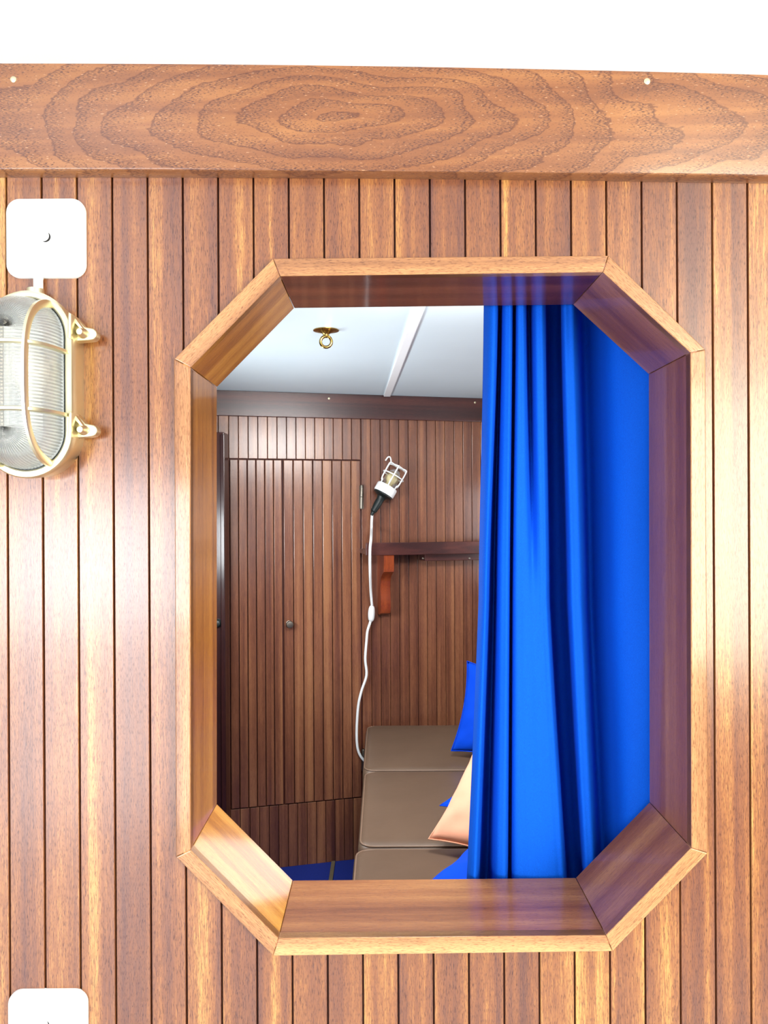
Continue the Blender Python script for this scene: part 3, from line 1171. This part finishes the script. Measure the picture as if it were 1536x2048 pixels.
def stadium_ring(prof, n=24):
    """prof: closed list of (r, y) swept round the stadium"""
    b = bmesh.new()
    loops = []
    for r, y in prof:
        loops.append([b.verts.new((x, y, z)) for x, z in stadium(r, n)])
    m = len(loops[0])
    for A_, B_ in zip(loops, loops[1:] + loops[:1]):
        for k_ in range(m):
            l_ = (k_ + 1) % m
            b.faces.new((A_[k_], A_[l_], B_[l_], B_[k_]))
    return b


light = thing('bulkhead_light', (LX, YP, LZ), 'oval brass bulkhead light with ribbed glass and cage at the left edge', 'wall light')
T = Matrix.Translation((LX, 0, LZ))
bm = stadium_ring([(0.0535, 0.9598), (0.0535, 0.934), (0.052, 0.932), (0.046, 0.932), (0.046, 0.9598)])
bm.transform(T)
obj('body', bm, M_brass, light, smooth=35, world=True)
bm = stadium_ring([(0.0560, 0.932), (0.0560, 0.9215), (0.0545, 0.9190), (0.0520, 0.9182), (0.0485, 0.9182), (0.0468, 0.9195), (0.0462, 0.9225), (0.0462, 0.932)])
bm.transform(T)
obj('bezel', bm, M_brass, light, smooth=35, world=True)
bm = stadium_ring([(0.0463, 0.931), (0.0463, 0.9205), (0.0448, 0.9205), (0.0448, 0.931)])
bm.transform(T)
gk = obj('gasket', bm, M_black, light, smooth=35, world=True)
gk['label'] = 'thin black gasket'
bm = stadium_ring([(0.0445, 0.9290), (0.0452, 0.9290), (0.0452, 0.9575), (0.020, 0.9575), (0.020, 0.9530), (0.036, 0.9510)])
join(bm, prism(stadium(0.0205), 0.9530, 0.9570))
bm.transform(T)
rf = obj('reflector', bm, M_white_plastic, light, world=True)
rf['label'] = 'white reflector plate'


def dome(w, h, rib, y_rim, pitch_=0.0026, per=7, nf=14):
    b = bmesh.new()
    straight = 2 * HS
    arc = PI * w
    total = 2 * straight + 2 * arc
    nrib = round(total / pitch_)
    m = nrib * per
    rings = []
    for f in range(nf + 1):
        ph = PI / 2 * f / nf
        c, s = math.cos(ph), math.sin(ph)
        rad = c ** 0.62 if c > 1e-9 else 0.0
        hh = s ** 0.9 if s > 1e-9 else 0.0
        ring = []
        for k_ in range(m):
            q = total * k_ / m
            rr = w * rad
            wave = rib * math.sin(2 * PI * k_ / per) * min(1.0, c * 3)
            if q < straight:
                cx_, cz_, nx_, nz_ = 0, -HS + q, 1, 0
            elif q < straight + arc:
                a = (q - straight) / w
                cx_, cz_, nx_, nz_ = 0, HS, math.cos(a), math.sin(a)
            elif q < 2 * straight + arc:
                cx_, cz_, nx_, nz_ = 0, HS - (q - straight - arc), -1, 0
            else:
                a = PI + (q - 2 * straight - arc) / w
                cx_, cz_, nx_, nz_ = 0, -HS, math.cos(a), math.sin(a)
            rr2 = max(0.0, rr + wave * c)
            ring.append(b.verts.new((cx_ + nx_ * rr2, y_rim - h * hh - wave * s, cz_ + nz_ * rr2)))
        rings.append(ring)
    for A_, B_ in zip(rings, rings[1:]):
        for k_ in range(m):
            l_ = (k_ + 1) % m
            b.faces.new((A_[k_], A_[l_], B_[l_], B_[k_]))
    bmesh.ops.remove_doubles(b, verts=rings[-1], dist=1e-5)
    return b


bm = dome(0.0445, 0.060, 0.0011, 0.924, 0.0040)
bm.transform(T)
gl = obj('glass', bm, M_glass, light, smooth=180, world=True)
sol = gl.modifiers.new('thickness', 'SOLIDIFY')
sol.thickness = 0.0022
sol.offset = -1
# lamp holder and bulb
bm = lathe([(0, 0), (0.014, 0), (0.014, 0.03), (0.012, 0.032), (0.012, 0.036), (0, 0.036)], 24)
bm.transform(Matrix.Translation((LX, 0.930, LZ - 0.055)))
obj('lamp_holder', bm, M_white_plastic, light, smooth=40, world=True)
bm = lathe([(0.010, 0.036), (0.013, 0.045), (0.020, 0.062), (0.0225, 0.078), (0.019, 0.094), (0.009, 0.102), (0, 0.103)], 24)
bm.transform(Matrix.Translation((LX, 0.930, LZ - 0.055)))
obj('bulb', bm, M_bulb, light, smooth=60, world=True)
# cage bars
YC0, YC1 = 0.9225, 0.8495


def bar_section(path, w_, d_, side):
    """flat bar: w_ across, d_ deep (towards the wall); side = across direction"""
    P = [Vector(p) for p in path]
    b = bmesh.new()
    rings = []
    for i, p_ in enumerate(P):
        t = (P[min(i + 1, len(P) - 1)] - P[max(i - 1, 0)]).normalized()
        a = Vector(side)
        n_ = t.cross(a).normalized()
        if n_.y > 0:
            n_ = -n_
        c1, c2 = a * w_ / 2, n_ * d_
        e = 0.22
        prof_ = [(-1, -1), (1, -1), (1, -e), (1 - e * 1.6, 0), (-1 + e * 1.6, 0), (-1, -e)]
        rings.append([b.verts.new(p_ + c1 * u + c2 * v) for u, v in prof_])
    for A_, B_ in zip(rings, rings[1:]):
        for k_ in range(6):
            l_ = (k_ + 1) % 6
            b.faces.new((A_[k_], A_[l_], B_[l_], B_[k_]))
    b.faces.new(rings[0][::-1])
    b.faces.new(rings[-1])
    return b


def arch(t):
    return YC0 - (YC0 - YC1) * max(0.0, 1 - abs(t) ** 3.2) ** 0.55


NB = 48
for s in (1, -1):
    x = LX + s * 0.0285
    zt_ = HS + math.sqrt(0.0515 ** 2 - 0.0285 ** 2)
    ts = [math.sin(PI / 2 * (-1 + 2 * k_ / NB)) for k_ in range(NB + 1)]
    obj('guard_bar', bar_section([(x, arch(t), LZ + zt_ * t) for t in ts], 0.0050, 0.009, (1, 0, 0)), M_brass, light, smooth=35, world=True)
for s in (1, -1):
    z = LZ + s * 0.0375
    ts = [math.sin(PI / 2 * (-1 + 2 * k_ / NB)) for k_ in range(NB + 1)]
    obj('guard_bar', bar_section([(LX + 0.0520 * t, arch(t) - 0.0005, z) for t in ts], 0.0048, 0.007, (0, 0, 1)), M_brass, light, smooth=35, world=True)
# cable gland boss on top
bm = lathe([(0, 0), (0.013, 0), (0.013, 0.004), (0.0105, 0.006), (0.010, 0.012), (0, 0.012)], 24)
bm.transform(Matrix.Translation((LX, 0.9455, LZ + HS + 0.0525)))
obj('cable_gland', bm, M_brass, light, smooth=35, world=True)


def lug(sx, z):
    """clamp ear with a domed nut and a raised stop plate"""
    bm = bmesh.new()
    pts = [(0, -0.009), (0.016, -0.0078)]
    for k_ in range(9):
        a = -PI / 2 + PI * k_ / 8
        pts.append((0.0195 + 0.0072 * math.cos(a), 0.0072 * math.sin(a)))
    pts += [(0.012, 0.0085), (0, 0.022)]
    join(bm, prism([(x * 1.0, zz) for x, zz in pts], 0.934, 0.9475, 0.0018, 3))
    e = prism([(-0.001, -0.0085), (0.0035, -0.0100), (0.0040, 0.0195), (0.0005, 0.0215)], 0.9145, 0.936, 0.0010, 2)
    join(bm, e)
    g = prism([(0.003, 0.0185), (0.003, 0.012), (0.013, 0.001), (0.0145, 0.003)], 0.9260, 0.936, 0.0008, 2)
    join(bm, g)
    M_ = Matrix.Translation((LX + sx * 0.0525, 0, z)) @ Matrix.Scale(sx, 4, (1, 0, 0))
    bm.transform(M_)
    lg = obj('lug', bm, M_brass, light, smooth=35, world=True)
    nb = lathe([(0, -0.002), (0.0062, -0.002), (0.0062, 0.004), (0.0052, 0.0055), (0.0048, 0.011), (0.0036, 0.0142), (0, 0.0150)], 20)
    nb.transform(Matrix.Translation((LX + sx * (0.0525 + 0.0108), 0.935, z)) @ Vector((0, -1, 0)).to_track_quat('Z', 'Y').to_matrix().to_4x4())
    obj('nut', nb, M_brass, lg, smooth=40, world=True)


zr1 = CAMZ + (1024 - 665) * 0.935 / F
zr2 = CAMZ + (1024 - 858) * 0.935 / F
lug(1, zr1)
lug(1, zr2)
lug(-1, LZ + 0.055)
lug(-1, LZ - 0.058)


# ------------------------------------------------------------------ white cover plates and conduit
def rounded_rect(hw, hh, r, n=6):
    pts = []
    for sx, sz, a0 in ((1, 1, 0), (-1, 1, 90), (-1, -1, 180), (1, -1, 270)):
        for k_ in range(n + 1):
            a = math.radians(a0 + 90 * k_ / n)
            pts.append((sx * (hw - r) + r * math.cos(a), sz * (hh - r) + r * math.sin(a)))
    return pts


def cover_plate(px, py, hole, label):
    Yf = 0.9545
    p = at(px, py, Yf)
    root = thing('cover_plate', (p.x, YP, p.z), label, 'cover plate', 'square white cover plates')
    hw = 79 * Yf / F
    bm = prism(rounded_rect(hw, hw, 0.0165, 8), Yf, YP + 0.0006, 0.0011, 3)
    bm.transform(Matrix.Translation((p.x, 0, p.z)))
    obj('plate', bm, M_white_paint, root, smooth=40, world=True)
    h = at(px + hole[0], py + hole[1], Yf)
    fwd = Vector((0, -1, 0)).to_track_quat('Z', 'Y').to_matrix().to_4x4()
    bm = lathe([(0, 0), (0.0064, 0), (0.0064, 0.00015), (0, 0.00015)], 28)
    bm.transform(Matrix.Translation(h) @ fwd)
    hl = obj('cable_hole', bm, M_blackgap, root, world=True)
    hl['label'] = 'dark cable hole'
    bm = lathe([(0, 0), (0.0066, 0), (0.0062, 0.0007), (0.004, 0.0011), (0, 0.0012)], 28)
    bm.transform(Matrix.Translation(h + Vector((-0.0022, -0.0001, 0.0014))) @ fwd)
    obj('plug', bm, M_white_paint, root, smooth=40, world=True)
    for s in (-33, 27):
        q = at(px + hole[0] + s, py + hole[1] - 4, Yf)
        bm = lathe([(0.0034, 0), (0.0032, 0.0006), (0.0022, 0.0009), (0.0012, 0.0003), (0, 0.0002)], 18)
        bm.transform(Matrix.Translation(q) @ fwd)
        obj('screw_cap', bm, M_white_paint, root, smooth=40, world=True)
    return root


cover_plate(91, 476, (0, -2), 'square white cover plate above the brass bulkhead light')
cover_plate(95, 2061, (-6, -10), 'square white cover plate cut off by the bottom left edge')
a, b = at(76.5, 550, 0.9515), Vector((LX, 0.9485, LZ + HS + 0.0640))
p0, p1 = at(76.5, 552, 0.9535), at(77, 572, 0.9535)
cd = thing('conduit', (p0.x, 0.953, p1.z), 'short white cable conduit between cover plate and brass light', 'conduit')
bm = tube([(p0.x, 0.9535, p0.z + 0.002), (p0.x, 0.9535, p1.z - 0.004)], 0.0057, 20)
obj('pipe', bm, M_white_paint, cd, smooth=50, world=True)
bm = tube([(p0.x, 0.9535, p0.z - 0.001), (p0.x, 0.9535, p0.z - 0.0035)], 0.0062, 20)
obj('collar', bm, M_white_paint, cd, smooth=50, world=True)
